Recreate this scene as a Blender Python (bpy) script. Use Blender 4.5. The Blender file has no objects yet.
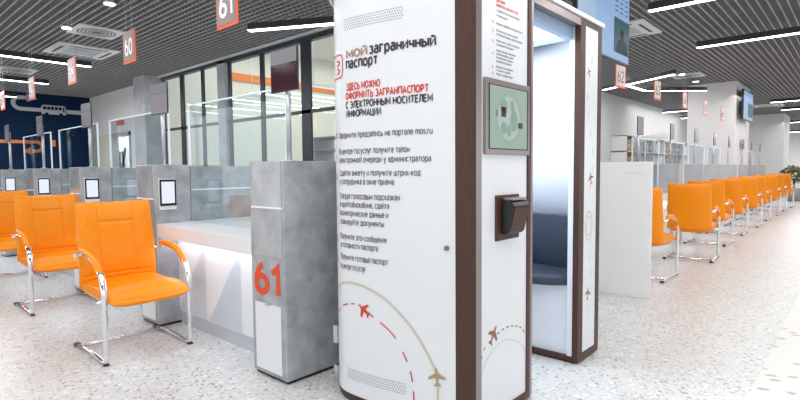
import bpy, math, random
from mathutils import Vector, Matrix
random.seed(7)
R = math.radians
COL = bpy.context.scene.collection
# Axes: U (x) runs down the right-hand row of counters, V (y) runs down the left-hand row, Z up. Metres.

# ------------------------------------------------------------------ materials
def _new(name):
    m = bpy.data.materials.new(name); m.use_nodes = True
    nt = m.node_tree; b = nt.nodes['Principled BSDF']
    return m, nt, b
def rgb(c): return (c[0], c[1], c[2], 1)
def mat(name, c, rough=.5, metal=0., noise=0., nscale=20., bump=0., coat=0., spec=.5, stretch=None):
    m, nt, b = _new(name)
    b.inputs['Base Color'].default_value = rgb(c); b.inputs['Roughness'].default_value = rough
    b.inputs['Metallic'].default_value = metal; b.inputs['Specular IOR Level'].default_value = spec
    b.inputs['Coat Weight'].default_value = coat
    tc = nt.nodes.new('ShaderNodeTexCoord'); mp = nt.nodes.new('ShaderNodeMapping')
    nt.links.new(tc.outputs['Object'], mp.inputs['Vector'])
    if stretch: mp.inputs['Scale'].default_value = stretch
    n = nt.nodes.new('ShaderNodeTexNoise'); n.inputs['Scale'].default_value = nscale; n.inputs['Detail'].default_value = 5
    nt.links.new(mp.outputs['Vector'], n.inputs['Vector'])
    if noise:
        r = nt.nodes.new('ShaderNodeValToRGB')
        r.color_ramp.elements[0].position = .3; r.color_ramp.elements[1].position = .7
        r.color_ramp.elements[0].color = rgb([max(0, x*(1-noise)) for x in c])
        r.color_ramp.elements[1].color = rgb([min(1, x*(1+noise)) for x in c])
        nt.links.new(n.outputs['Fac'], r.inputs['Fac']); nt.links.new(r.outputs['Color'], b.inputs['Base Color'])
    if bump:
        bp = nt.nodes.new('ShaderNodeBump'); bp.inputs['Strength'].default_value = bump; bp.inputs['Distance'].default_value = .01
        nt.links.new(n.outputs['Fac'], bp.inputs['Height']); nt.links.new(bp.outputs['Normal'], b.inputs['Normal'])
    return m
def emis(name, c, s, base=None):
    m, nt, b = _new(name)
    b.inputs['Base Color'].default_value = rgb(base or [x*.05 for x in c]); b.inputs['Emission Color'].default_value = rgb(c)
    b.inputs['Emission Strength'].default_value = s; b.inputs['Roughness'].default_value = .5; b.inputs['Specular IOR Level'].default_value = .12
    return m
def glass_mat(name, tint=(.93, .97, .98), fac=.10):
    m = bpy.data.materials.new(name); m.use_nodes = True; nt = m.node_tree
    nt.nodes.remove(nt.nodes['Principled BSDF']); out = nt.nodes['Material Output']
    t = nt.nodes.new('ShaderNodeBsdfTransparent'); t.inputs['Color'].default_value = rgb(tint)
    g = nt.nodes.new('ShaderNodeBsdfGlossy'); g.inputs['Roughness'].default_value = .02
    g.inputs['Color'].default_value = (.9, .95, 1, 1)
    lw = nt.nodes.new('ShaderNodeLayerWeight'); lw.inputs['Blend'].default_value = .5
    pw = nt.nodes.new('ShaderNodeMath'); pw.operation = 'POWER'; pw.inputs[1].default_value = 4; nt.links.new(lw.outputs['Facing'], pw.inputs[0])
    ma = nt.nodes.new('ShaderNodeMath'); ma.operation = 'MULTIPLY_ADD'; ma.inputs[1].default_value = .5; ma.inputs[2].default_value = fac*.4
    nt.links.new(pw.outputs[0], ma.inputs[0])
    mx = nt.nodes.new('ShaderNodeMixShader')
    nt.links.new(ma.outputs[0], mx.inputs[0]); nt.links.new(t.outputs[0], mx.inputs[1]); nt.links.new(g.outputs[0], mx.inputs[2])
    nt.links.new(mx.outputs[0], out.inputs['Surface'])
    return m
def terrazzo(name, base, sets, rough=.32):
    """sets: (scale, chip radius, share, colour a, colour b)"""
    m, nt, b = _new(name); N = nt.nodes; L = nt.links
    tc = N.new('ShaderNodeTexCoord')
    nz = N.new('ShaderNodeTexNoise'); nz.inputs['Scale'].default_value = 45; nz.inputs['Detail'].default_value = 2
    L.new(tc.outputs['Object'], nz.inputs['Vector'])
    sc = N.new('ShaderNodeVectorMath'); sc.operation = 'SCALE'; sc.inputs['Scale'].default_value = .022
    L.new(nz.outputs['Color'], sc.inputs[0])
    ad = N.new('ShaderNodeVectorMath'); L.new(tc.outputs['Object'], ad.inputs[0]); L.new(sc.outputs[0], ad.inputs[1])
    big = N.new('ShaderNodeTexNoise'); big.inputs['Scale'].default_value = 1.3; L.new(tc.outputs['Object'], big.inputs['Vector'])
    r0 = N.new('ShaderNodeValToRGB'); r0.color_ramp.elements[0].position = .35; r0.color_ramp.elements[1].position = .65
    r0.color_ramp.elements[0].color = rgb([x*.95 for x in base]); r0.color_ramp.elements[1].color = rgb(base)
    L.new(big.outputs['Fac'], r0.inputs['Fac'])
    cur = r0.outputs['Color']
    for i, (s, rad, share, ca, cb) in enumerate(sets):
        v = N.new('ShaderNodeTexVoronoi'); v.voronoi_dimensions = '2D'; v.inputs['Scale'].default_value = s
        off = N.new('ShaderNodeVectorMath'); off.inputs[1].default_value = (3.3*i, 7.1*i, 0); L.new(ad.outputs[0], off.inputs[0])
        rt = N.new('ShaderNodeVectorRotate'); rt.rotation_type = 'Z_AXIS'; rt.inputs['Angle'].default_value = 1.1*i
        L.new(off.outputs[0], rt.inputs['Vector'])
        st = N.new('ShaderNodeVectorMath'); st.operation = 'MULTIPLY'; st.inputs[1].default_value = (1, 1.7, 1)
        L.new(rt.outputs[0], st.inputs[0]); L.new(st.outputs[0], v.inputs['Vector'])
        lt = N.new('ShaderNodeMath'); lt.operation = 'LESS_THAN'; lt.inputs[1].default_value = rad; L.new(v.outputs['Distance'], lt.inputs[0])
        sp = N.new('ShaderNodeSeparateColor'); L.new(v.outputs['Color'], sp.inputs[0])
        l2 = N.new('ShaderNodeMath'); l2.operation = 'LESS_THAN'; l2.inputs[1].default_value = share; L.new(sp.outputs[0], l2.inputs[0])
        mu = N.new('ShaderNodeMath'); mu.operation = 'MULTIPLY'; L.new(lt.outputs[0], mu.inputs[0]); L.new(l2.outputs[0], mu.inputs[1])
        cm = N.new('ShaderNodeMix'); cm.data_type = 'RGBA'; cm.inputs[6].default_value = rgb(ca); cm.inputs[7].default_value = rgb(cb)
        L.new(sp.outputs[1], cm.inputs[0])
        mx = N.new('ShaderNodeMix'); mx.data_type = 'RGBA'
        L.new(mu.outputs[0], mx.inputs[0]); L.new(cur, mx.inputs[6]); L.new(cm.outputs[2], mx.inputs[7]); cur = mx.outputs[2]
    L.new(cur, b.inputs['Base Color']); b.inputs['Roughness'].default_value = rough
    return m

M = dict(
    floor=terrazzo('terrazzo_floor', (.70, .70, .69), [(20, .42, .5, (.61, .61, .60), (.84, .84, .83)), (30, .40, .38, (.54, .53, .52), (.68, .67, .65)), (19, .29, .22, (.31, .30, .29), (.58, .55, .52)), (42, .32, .18, (.28, .28, .28), (.50, .50, .49))]),
    border=terrazzo('terrazzo_border', (.72, .72, .70), [(40, .2, .2, (.68, .69, .69), (.76, .74, .72)), (8, .24, .3, (.28, .34, .40), (.66, .42, .26))]),
    white=mat('white_plastic', (.82, .83, .85), .35), white_wall=mat('white_paint', (.80, .79, .79), .7, noise=.02, nscale=3),
    booth=mat('booth_white_laminate', (.80, .82, .84), .28, coat=.1), cool=mat('booth_inner_white', (.80, .84, .90), .45),
    brown=mat('bronze_brown_laminate', (.072, .032, .023), .42, noise=.35, nscale=6, stretch=(60, 60, 1.2), spec=.35),
    bronze=mat('bronze_metal', (.33, .28, .28), .3, metal=.6), black=mat('black_plastic', (.015, .015, .018), .35),
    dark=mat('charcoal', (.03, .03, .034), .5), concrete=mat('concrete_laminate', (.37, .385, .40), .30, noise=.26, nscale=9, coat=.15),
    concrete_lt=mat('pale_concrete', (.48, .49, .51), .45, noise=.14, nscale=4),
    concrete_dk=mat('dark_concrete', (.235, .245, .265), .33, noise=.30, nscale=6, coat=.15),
    leather=mat('orange_leather', (.95, .285, .002), .33, noise=.05, nscale=60, bump=.12, spec=.35), piping=mat('orange_piping', (.70, .17, .004), .45),
    chrome=mat('chrome', (.86, .87, .90), .09, metal=1), steel=mat('satin_steel', (.62, .64, .67), .3, metal=.9),
    glass=glass_mat('clear_glass'), winglass=glass_mat('window_glass', (.94, .96, .96), .12),
    edge=emis('polished_edge_glow', (.9, .95, 1), .07, (.85, .9, .93)),  # edges emit faintly so the trims look brightly lit
    frame=mat('graphite_frame', (.035, .042, .052), .4), navy=mat('navy_wall', (.006, .022, .062), .6, noise=.25, nscale=1.5, spec=.08),
    pictogram=mat('pale_grey_paint', (.52, .54, .58), .6), orange=mat('orange_paint', (.80, .24, .05), .5),
    red=mat('red_print', (.68, .035, .02), .5), gold=mat('sand_print', (.62, .56, .42), .5), goldp=mat('tan_print', (.44, .30, .15), .5),
    ink=mat('dark_brown_print', (.045, .026, .03), .5), tan=mat('warm_brown_print', (.38, .20, .10), .5), greyink=mat('grey_print', (.17, .16, .17), .5),
    copper=mat('copper_print', (.33, .13, .06), .5), hairline=mat('pale_grey_print', (.55, .56, .58), .5),
    numred=mat('vermilion_digits', (.80, .07, .012), .45), dot=mat('perforation', (.10, .10, .11), .7),
    navyseat=mat('navy_upholstery', (.030, .045, .070), .5, noise=.1, nscale=80, bump=.2),
    void=mat('ceiling_void', (.035, .036, .038), .9), blade=mat('grey_ceiling_blade', (.27, .27, .28), .5), blade_lt=mat('pale_ceiling_blade', (.44, .44, .44), .5),
    led=emis('led_strip', (1, 1, 1), 9.), led_soft=emis('soft_led_strip', (1, 1, 1), 1.0), led_cool=emis('cool_led_strip', (.75, .88, 1), 10.), down=emis('downlight_lens', (1, .98, .95), 12.),
    tab=emis('tablet_display', (.80, .85, .98), .92), tvblue=emis('blue_display', (.40, .60, .92), .62), tvblue2=emis('pale_blue_display', (.52, .68, .92), .60),
    tvdark=emis('teal_video', (.05, .14, .18), .6), tvink=emis('display_figures', (.10, .22, .48), .4), tvman=emis('video_silhouette', (.012, .03, .04), .3),
    green=emis('pale_green_display', (.50, .64, .54), .60), greenlt=emis('display_globe', (.60, .74, .70), .62), greendk=emis('display_land', (.42, .60, .50), .55),
    maroon=mat('maroon_display', (.045, .008, .018), .12), mgrey=mat('grey_reflection_and_digits', (.22, .22, .24), .25), mpurple=mat('mauve_monitor_back', (.24, .22, .245), .3),  # grey imitates the reflection on the screens; also used for sign digits
    signor=mat('sign_orange_border', (.80, .12, .035), .5), signgrey=mat('sign_taupe', (.30, .22, .20), .5), signpale=mat('sign_pale', (.72, .55, .53), .5), signred=mat('sign_coral', (.80, .16, .09), .5),
    cream=mat('cream_wall', (.66, .66, .58), .8), office=emis('glowing_office_wall', (.82, .86, .76), .10, (.70, .71, .64)), leaf=mat('leaf', (.035, .11, .02), .5, noise=.4, nscale=9), flower=mat('red_flower', (.45, .03, .02), .5),  # office wall has a faint glow of its own to look lit
    soil=mat('soil', (.05, .03, .02), .9), pot=mat('grey_planter', (.35, .35, .36), .5), paper=mat('white_paper', (.85, .86, .86), .6),
    amber=mat('amber_binder', (.55, .33, .08), .5), beige=mat('beige_binder', (.62, .53, .42), .6),
    shade=mat('blue_grey_shaded_trim', (.30, .40, .56), .5),  # shade under the lintel is painted into this blue-grey
    booth_light=emis('booth_ceiling_light', (.80, .90, 1), 3.2), hatch=mat('hatch_relief', (.56, .62, .69), .5),
)

# ------------------------------------------------------------------ mesh helpers
class MB:
    def __init__(s): s.v = []; s.f = []; s.sm = []
    def add(s, vs, fs, smooth=False):
        n = len(s.v); s.v += [tuple(v) for v in vs]
        s.f += [tuple(i+n for i in f) for f in fs]; s.sm += [smooth]*len(fs); return s
    def box(s, a, b, smooth=False):
        x0, y0, z0 = [min(p, q) for p, q in zip(a, b)]; x1, y1, z1 = [max(p, q) for p, q in zip(a, b)]
        return s.add([(x0,y0,z0),(x1,y0,z0),(x1,y1,z0),(x0,y1,z0),(x0,y0,z1),(x1,y0,z1),(x1,y1,z1),(x0,y1,z1)],
              [(0,3,2,1),(4,5,6,7),(0,1,5,4),(1,2,6,5),(2,3,7,6),(3,0,4,7)])
    def prism(s, pts, z0, z1):
        """plan polygon (counter-clockwise) extruded in z"""
        n = len(pts)
        return s.add([(x, y, z0) for x, y in pts]+[(x, y, z1) for x, y in pts],
              [tuple(range(n-1, -1, -1)), tuple(range(n, 2*n))]+[(i, (i+1) % n, n+(i+1) % n, n+i) for i in range(n)])
    def slab(s, o, ex, ey, ez, w, h, t):
        """box from corner o, along unit ex*w, ey*h, ez*t"""
        o = Vector(o); ex = Vector(ex)*w; ey = Vector(ey)*h; ez = Vector(ez)*t
        return s.add([o, o+ex, o+ex+ey, o+ey, o+ez, o+ex+ez, o+ex+ey+ez, o+ey+ez],
              [(0,3,2,1),(4,5,6,7),(0,1,5,4),(1,2,6,5),(2,3,7,6),(3,0,4,7)])
    def tube(s, pts, ra, rb=None, side=(1, 0, 0), n=10, cap=True):
        """sweep an ellipse: ra along 'side', rb across; ra may be a list"""
        pts = [Vector(p) for p in pts]; rings = []; side = Vector(side)
        for i, p in enumerate(pts):
            t = (pts[min(i+1, len(pts)-1)]-pts[max(i-1, 0)]).normalized()
            a = side-t*side.dot(t)
            if a.length < 1e-3: a = Vector((0, 1, 0)) if abs(t.y) < .9 else Vector((0, 0, 1)); a = a-t*a.dot(t)
            a.normalize(); b = t.cross(a)
            r1 = ra[i] if isinstance(ra, (list, tuple)) else ra
            r2 = (rb[i] if isinstance(rb, (list, tuple)) else rb) if rb is not None else r1
            rings.append([p+a*r1*math.cos(2*math.pi*k/n)+b*r2*math.sin(2*math.pi*k/n) for k in range(n)])
        vs = [q for r in rings for q in r]; fs = []
        for i in range(len(rings)-1):
            for k in range(n): fs.append((i*n+k, i*n+(k+1) % n, (i+1)*n+(k+1) % n, (i+1)*n+k))
        s.add(vs, fs, True)
        if cap:
            m = len(s.v)-len(vs); s.f += [tuple(m+k for k in range(n-1, -1, -1)), tuple(m+(len(rings)-1)*n+k for k in range(n))]; s.sm += [False, False]
        return s
    def disc(s, c, r, ex, ey, n=16):
        c = Vector(c); ex = Vector(ex); ey = Vector(ey)
        return s.add([c+ex*r*math.cos(2*math.pi*k/n)+ey*r*math.sin(2*math.pi*k/n) for k in range(n)], [tuple(range(n))])
    def cyl(s, c, r, h, n=20, r2=None):
        x, y, z = c; r2 = r if r2 is None else r2
        vs = [(x+r*math.cos(2*math.pi*k/n), y+r*math.sin(2*math.pi*k/n), z) for k in range(n)]+[(x+r2*math.cos(2*math.pi*k/n), y+r2*math.sin(2*math.pi*k/n), z+h) for k in range(n)]
        s.add(vs, [(k, (k+1) % n, n+(k+1) % n, n+k) for k in range(n)], True)
        m = len(s.v)-2*n; s.f += [tuple(m+k for k in range(n-1, -1, -1)), tuple(m+n+k for k in range(n))]; s.sm += [False, False]
        return s
def obj(name, mb, m, parent=None, bevel=0, local=False):
    vs = mb.v
    if parent is not None and not local:
        o_ = Vector((0, 0, 0)); p = parent
        while p is not None: o_ = o_+p.location; p = p.parent
        vs = [tuple(Vector(v)-o_) for v in vs]
    me = bpy.data.meshes.new(name); me.from_pydata(vs, [], mb.f); me.update()
    me.polygons.foreach_set('use_smooth', mb.sm); me.materials.append(M[m] if isinstance(m, str) else m)
    o = bpy.data.objects.new(name, me); COL.objects.link(o)
    if parent is not None: o.parent = parent
    if bevel:
        b = o.modifiers.new('bevel', 'BEVEL'); b.width = bevel; b.segments = 2; b.limit_method = 'ANGLE'; b.angle_limit = R(40)
    return o
def tag(o, label=None, cat=None, group=None, kind=None):
    if label: o['label'] = label
    if cat: o['category'] = cat
    if group: o['group'] = group
    if kind: o['kind'] = kind
    return o
def thing(name, loc, label, cat, group=None, rz=0):
    o = bpy.data.objects.new(name, None); COL.objects.link(o); o.location = loc; o.rotation_euler = (0, 0, rz)
    o.empty_display_size = .1
    return tag(o, label, cat, group)
def struct(name, mb, m, parent=None, bevel=0):
    o = obj(name, mb, m, parent, bevel)
    if parent is None: o['kind'] = 'structure'
    return o
def copy_tree(o, parent=None):
    c = o.copy(); COL.objects.link(c)
    if parent is not None: c.parent = parent
    for ch in list(o.children): copy_tree(ch, c)
    return c
def _arc(cx, cy, rx, ry, a0, a1, n=9):
    return [(cx+rx*math.cos(R(a0+(a1-a0)*k/n)), cy+ry*math.sin(R(a0+(a1-a0)*k/n))) for k in range(n+1)]
def _ell(cx, cy, rx, ry): return _arc(cx, cy, rx, ry, 90, 450, 16)
_B = lambda x: _arc(x, .27, .25, .27, 90, -90)
GL = {
 'А': (.70, [[(0,0),(.35,1),(.70,0)], [(.12,.32),(.58,.32)]]), 'В': (.56, [[(0,0),(0,1),(.28,1)]+_arc(.28,.76,.23,.24,90,-90)+[(0,.52)], [(0,.52),(.30,.52)]+_arc(.30,.26,.26,.26,90,-90)+[(0,0)]]),
 'Г': (.48, [[(0,0),(0,1),(.48,1)]]), 'Д': (.74, [[(0,-.2),(0,0),(.74,0),(.74,-.2)], [(.10,0),(.20,1),(.62,1),(.62,0)]]),
 'Е': (.50, [[(.50,1),(0,1),(0,0),(.50,0)], [(0,.52),(.44,.52)]]), 'Ж': (.96, [[(.48,0),(.48,1)], [(0,1),(.42,.52),(0,0)], [(.96,1),(.54,.52),(.96,0)]]),
 'З': (.54, [_arc(.25,.76,.25,.24,150,-90), _arc(.26,.26,.28,.26,90,-155)]), 'И': (.62, [[(0,1),(0,0),(.62,1),(.62,0)]]),
 'Й': (.62, [[(0,1),(0,0),(.62,1),(.62,0)], _arc(.31,1.32,.16,.14,180,360)]), 'К': (.58, [[(0,0),(0,1)], [(.56,1),(.06,.5),(.58,0)]]),
 'Л': (.64, [[(0,0),(.12,.12),(.20,1),(.64,1),(.64,0)]]), 'М': (.80, [[(0,0),(0,1),(.40,.28),(.80,1),(.80,0)]]), 'Н': (.62, [[(0,0),(0,1)], [(.62,0),(.62,1)], [(0,.5),(.62,.5)]]),
 'О': (.74, [_ell(.37,.5,.37,.5)]), 'П': (.62, [[(0,0),(0,1),(.62,1),(.62,0)]]), 'Р': (.54, [[(0,0),(0,1),(.26,1)]+_arc(.26,.72,.27,.28,90,-90)+[(0,.44)]]),
 'С': (.62, [_arc(.37,.5,.37,.5,52,308,14)]), 'Т': (.62, [[(0,1),(.62,1)], [(.31,1),(.31,0)]]), 'У': (.62, [[(0,1),(.32,.32)], [(.62,1),(.26,.08),(.06,0)]]),
 'Ф': (.84, [_ell(.42,.5,.40,.34), [(.42,-.05),(.42,1.05)]]), 'Х': (.62, [[(0,0),(.60,1)], [(0,1),(.62,0)]]), 'Ц': (.68, [[(0,1),(0,0),(.68,0),(.68,-.2)], [(.58,0),(.58,1)]]),
 'Ч': (.56, [[(0,1),(0,.62)]+_arc(.22,.62,.22,.20,180,270)+[(.56,.46)], [(.56,0),(.56,1)]]), 'Ш': (.86, [[(0,1),(0,0),(.86,0),(.86,1)], [(.43,0),(.43,1)]]), 'Щ': (.92, [[(0,1),(0,0),(.94,0),(.94,-.2)], [(.41,0),(.41,1)], [(.82,0),(.82,1)]]),
 'Ы': (.78, [[(0,1),(0,0),(.24,0)]+_arc(.24,.28,.25,.28,-90,90)+[(0,.56)], [(.78,0),(.78,1)]]), 'Ь': (.54, [[(0,1),(0,0),(.27,0)]+_arc(.27,.28,.27,.28,-90,90)+[(0,.56)]]),
 'Э': (.62, [_arc(.25,.5,.37,.5,128,-128,14), [(.16,.52),(.60,.52)]]), 'Ю': (.92, [[(0,0),(0,1)], [(0,.5),(.28,.5)], _ell(.60,.5,.32,.5)]), 'Я': (.56, [[(.56,0),(.56,1),(.28,1)]+_arc(.28,.73,.27,.27,90,270)+[(.56,.46)], [(.30,.46),(.02,0)]]),
 '0': (.58, [_ell(.29,.5,.29,.5)]), '1': (.30, [[(0,.74),(.26,1),(.26,0)]]), '2': (.56, [_arc(.27,.72,.26,.28,165,-35)+[(0,0),(.56,0)]]), '3': (.54, [_arc(.25,.76,.25,.24,150,-90), _arc(.26,.26,.28,.26,90,-155)]),
 '4': (.60, [[(.44,0),(.44,1),(0,.26),(.60,.26)]]), '5': (.54, [[(.50,1),(.08,1),(.05,.56)]+_arc(.25,.30,.28,.30,115,-145)]), '6': (.58, [_ell(.29,.30,.28,.30), _arc(.42,.36,.40,.64,178,98)]),
 '7': (.52, [[(0,1),(.52,1),(.16,0)]]), '8': (.56, [_ell(.28,.76,.23,.24), _ell(.28,.26,.27,.26)]), '9': (.58, [_ell(.29,.70,.28,.30), _arc(.16,.64,.40,.64,-2,-82)]),
 ',': (.08, [[(.06,.10),(0,-.18)]]), '.': (.06, [[(0,.0),(0,.12)]]), '-': (.30, [[(0,.40),(.30,.40)]]),
}
_K = .76
for _c in 'вгджзийклмнопстхцчшщыьэюя':
    _w, _s = GL[_c.upper()]; GL[_c] = (_w*.80, [[(x*.80, y*_K) for x, y in q] for q in _s])
_low = {'а': (.52, [[(.03,.86)]+_arc(.26,.70,.24,.30,110,0)+[(.50,0)], [(.50,.58),(.24,.58)]+_arc(.24,.30,.24,.29,90,270)+[(.50,.12)]]), 'е': (.60, [[(.04,.50),(.60,.50)]+_arc(.31,.50,.29,.50,0,312,14)]),
 'р': (.58, [[(0,-.42),(0,1)], _ell(.29,.5,.29,.5)]), 'у': (.56, [[(0,1),(.29,.02)], [(.56,1),(.22,-.30),(.02,-.40)]]), 'б': (.60, [_ell(.30,.46,.30,.46), [(.01,.46),(.04,.95),(.20,1.22),(.54,1.34)]]),
 'ф': (.78, [_ell(.39,.5,.38,.5), [(.39,-.42),(.39,1.35)]]), 'm': (.88, [[(0,0),(0,1)], [(0,.7)]+_arc(.22,.74,.22,.26,160,0)+[(.44,0)], [(.44,.7)]+_arc(.66,.74,.22,.26,160,0)+[(.88,0)]]),
 'o': (.62, [_ell(.31,.5,.31,.5)]), 's': (.46, [_arc(.23,.76,.21,.23,40,270)+_arc(.23,.26,.23,.26,90,-140)]), 'r': (.34, [[(0,0),(0,1)], _arc(.30,.55,.30,.42,170,85)]), 'u': (.54, [[(0,1),(0,.32)]+_arc(.27,.30,.27,.30,180,360)+[(.54,1)], [(.54,0),(.54,1)]])}
for _c, (_w, _s) in _low.items(): GL[_c] = (_w*.88, [[(x*.88, y*_K) for x, y in q] for q in _s])
def _ribbon(P, t):
    n = len(P); P = [Vector((p[0], p[1])) for p in P]; closed = (P[0]-P[-1]).length < 1e-4; vs = []
    for i in range(n):
        a = P[i]-P[i-1] if i > 0 else (P[0]-P[-2] if closed else P[1]-P[0]); b = P[i+1]-P[i] if i < n-1 else (P[1]-P[0] if closed else P[i]-P[i-1])
        if a.length < 1e-6: a = b
        if b.length < 1e-6: b = a
        a = a.normalized(); b = b.normalized(); na = Vector((-a.y, a.x)); nb = Vector((-b.y, b.x)); m = na+nb
        m = m.normalized() if m.length > 1e-3 else na
        k = min(1.9, 1/max(.3, m.dot(na))); e = Vector((0, 0))
        vs += [P[i]+m*k*t/2, P[i]-m*k*t/2]
    return vs, [(2*i, 2*i+1, 2*i+3, 2*i+2) for i in range(n-1)]
def text2d(body, bold=0.):
    """stroke lettering; x normalised to 0..1, y in cap heights * CAP, third value = stroke layer"""
    t = .12+bold*5; x = 0.; vs = []; fs = []; k = 0; gap = .17+bold*4
    for ch in body:
        if ch == ' ': x += .44; continue
        w, strokes = GL[ch]
        for s in strokes:
            v_, f_ = _ribbon(s, t); n = len(vs); vs += [(p.x+x, p.y*.70, k % 3) for p in v_]; fs += [tuple(i+n for i in f) for f in f_]; k += 1
        x += w+gap
    W = x-gap
    return [(a/W, b, c) for a, b, c in vs], fs
CAP = .70
def text_flat(mb, body, o, ex, ey, w, cap, bold=0.):
    vs, fs = text2d(body, bold); o = Vector(o); ex = Vector(ex); ey = Vector(ey)
    nn = ex.cross(ey)*.0003
    return mb.add([o+ex*(x*w)+ey*(y*cap/CAP)+nn*l for x, y, l in vs], fs)
def spline(C, n=12):
    C = [Vector(c) for c in C]; P = [2*C[0]-C[1]]+C+[2*C[-1]-C[-2]]; o = []
    for i in range(1, len(P)-2):
        a, b, c, d = P[i-1:i+3]
        for k in range(n):
            t = k/n; o.append(.5*(2*b+(c-a)*t+(2*a-5*b+4*c-d)*t*t+(3*b-a-3*c+d)*t**3))
    o.append(C[-1]); return o

# ------------------------------------------------------------------ room shell
CEIL = 3.40
struct('floor', MB().box((-6, .425, -.12), (44, 20, 0)), 'floor')
struct('trim_1', MB().box((-6, -9, -.12), (44, .425, 0)), 'border')
ceil = struct('ceiling', MB().box((-6, -9, 3.62), (44, 5.6, 3.70)).box((-6, 5.6, 3.62), (5.3, 20, 3.70)), 'void')
g = MB()
v = -4.
while v < 17: g.box((-2, v-.004, CEIL+.005), (42 if v < 5.6 else 5.2, v+.004, CEIL+.05)); v += .1
u = -2.
while u < 42: g.box((u-.004, -4, CEIL+.005), (u+.004, 17 if u < 5.2 else 5.56, CEIL+.05)); u += .1
obj('blade_grid', g, 'blade', ceil)
g = MB(); v = -4.
while v < 5.6: g.box((5.22 if v > 3.2 else 3.6, v-.0065, CEIL), (42, v+.0065, CEIL+.03)); v += .1
u = -2.
while u < 5.2: g.box((u-.0065, 3.2 if u > 3.6 else 1.4, CEIL), (u+.0065, 16.7, CEIL+.03)); u += .1
obj('main_runners', g, 'blade_lt', ceil)

# navy far wall with the bus pictogram (plane v = 16.7)
wl = struct('wall_left', MB().box((-4, 16.7, 0), (5.2, 16.9, 3.62)), 'navy')
def poly_ribbon(mb, pts, w, ex, ey, o, n_off=(0, 0, 0)):
    """flat ribbon of width w along 2-D points in plane o + x*ex + y*ey"""
    pts = [Vector((p[0], p[1])) for p in pts]; L = []
    for i, p in enumerate(pts):
        t = (pts[min(i+1, len(pts)-1)]-pts[max(i-1, 0)]).normalized(); nn = Vector((-t.y, t.x))*w/2
        L += [p+nn, p-nn]
    o = Vector(o); ex = Vector(ex); ey = Vector(ey)
    mb.add([o+ex*q.x+ey*q.y for q in L], [(2*i, 2*i+1, 2*i+3, 2*i+2) for i in range(len(pts)-1)])
X, Z = (1, 0, 0), (0, 0, 1)
p = MB(); O = (0, 16.69, 0)
arc = [(3.62+.16*math.cos(a)-.08, 3.115+.15*math.sin(a)) for a in [R(270-k*15) for k in range(13)]]
poly_ribbon(p, [(5.19, 2.955), (4.6, 2.96)], .11, X, Z, O)
poly_ribbon(p, [(4.0, 2.965), (3.6, 2.965)]+arc+[(3.7, 3.265)], .10, X, Z, O)
p.add([(3.68, 16.69, 3.16), (3.92, 16.69, 3.25), (3.68, 16.69, 3.38)], [(0, 1, 2)])
obj('arrow_pictogram', p, 'pictogram', wl)
p = MB(); p.prism([(0, 0)]*0 or [(4.0, 2.86), (4.58, 2.86), (4.58, 3.06), (4.54, 3.11), (4.04, 3.11), (4.0, 3.06)], 0, .01)
p.v = [(x, 16.688-z, y) for x, y, z in p.v]
bus = obj('bus_pictogram', p, 'pictogram', wl)
w = MB()
for k in range(5): w.box((4.04+.092*k, 16.672, 2.985), (4.115+.092*k, 16.676, 3.07))
w.box((4.51, 16.672, 2.93), (4.55, 16.676, 3.07))
for cx in (4.12, 4.46):
    w.disc((cx, 16.674, 2.865), .045, X, Z)
obj('bus_window', w, 'navy', bus)
p = MB()
poly_ribbon(p, [(3.0, 2.09), (3.85, 2.09)]+[(3.85+.14*math.cos(a), 1.97+.12*math.sin(a)) for a in [R(90-k*18) for k in range(11)]]+[(3.72, 1.85)], .085, X, Z, O)
p.add([(3.74, 16.69, 1.74), (3.74, 16.69, 1.96), (3.55, 16.69, 1.85)], [(0, 1, 2)])
p.add([(4.2, 16.69, 1.98), (4.3, 16.69, 1.98), (4.3, 16.69, 2.16), (4.2, 16.69, 2.16)], [(0, 1, 2, 3)])
obj('orange_arrow', p, 'orange', wl)

# white wall at u = 5.2 beyond the windows, with an open doorway
wb = MB()
wb.box((5.2, 12.0, 2.28), (5.35, 16.7, 3.62)); wb.box((5.2, 15.15, 0), (5.35, 16.7, 2.28)); wb.box((5.2, 12.0, 0), (5.35, 13.8, 2.28))
struct('wall_back', wb, 'white_wall')
d = struct('door_1', MB().box((5.17, 15.08, 0), (5.36, 15.16, 2.29)).box((5.17, 13.8, 0), (5.36, 13.88, 2.29)).box((5.17, 13.8, 2.2), (5.36, 15.16, 2.29)), 'concrete_lt')
obj('door_leaf', MB().box((5.37, 13.82, 0), (6.1, 13.86, 2.18)), 'concrete_lt', d)
lob = struct('wall_lobby', MB().box((6.2, 12.2, 0), (6.3, 20, 3.4)), 'white_wall')
pp = MB()
for (y0, z0, y1, z1) in [(17.6, .6, 17.35, 1.9), (16.9, .6, 17.15, 1.9), (17.6, 2.0, 17.25, 1.3), (16.9, 2.0, 17.25, 1.3)]:
    poly_ribbon(pp, [(y0, z0), (y1, z1)], .16, (0, 1, 0), Z, (6.19, 0, 0))
obj('black_pictogram', pp, 'black', lob)
struct('trim_3', MB().box((5.185, 15.17, 0), (5.199, 16.69, 2.28)), 'cream')
t = thing('exit_sign', (5.16, 14.4, 2.5), 'small red exit sign above the open doorway in the white wall', 'sign')
obj('sign_box', MB().box((5.16, 14.2, 2.48), (5.198, 14.62, 2.60)), 'signred', t)

# pale column standing before the white wall
c = struct('column_1', MB().box((4.80, 11.9, 0), (5.2, 12.5, 3.4)), 'concrete_lt')

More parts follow.
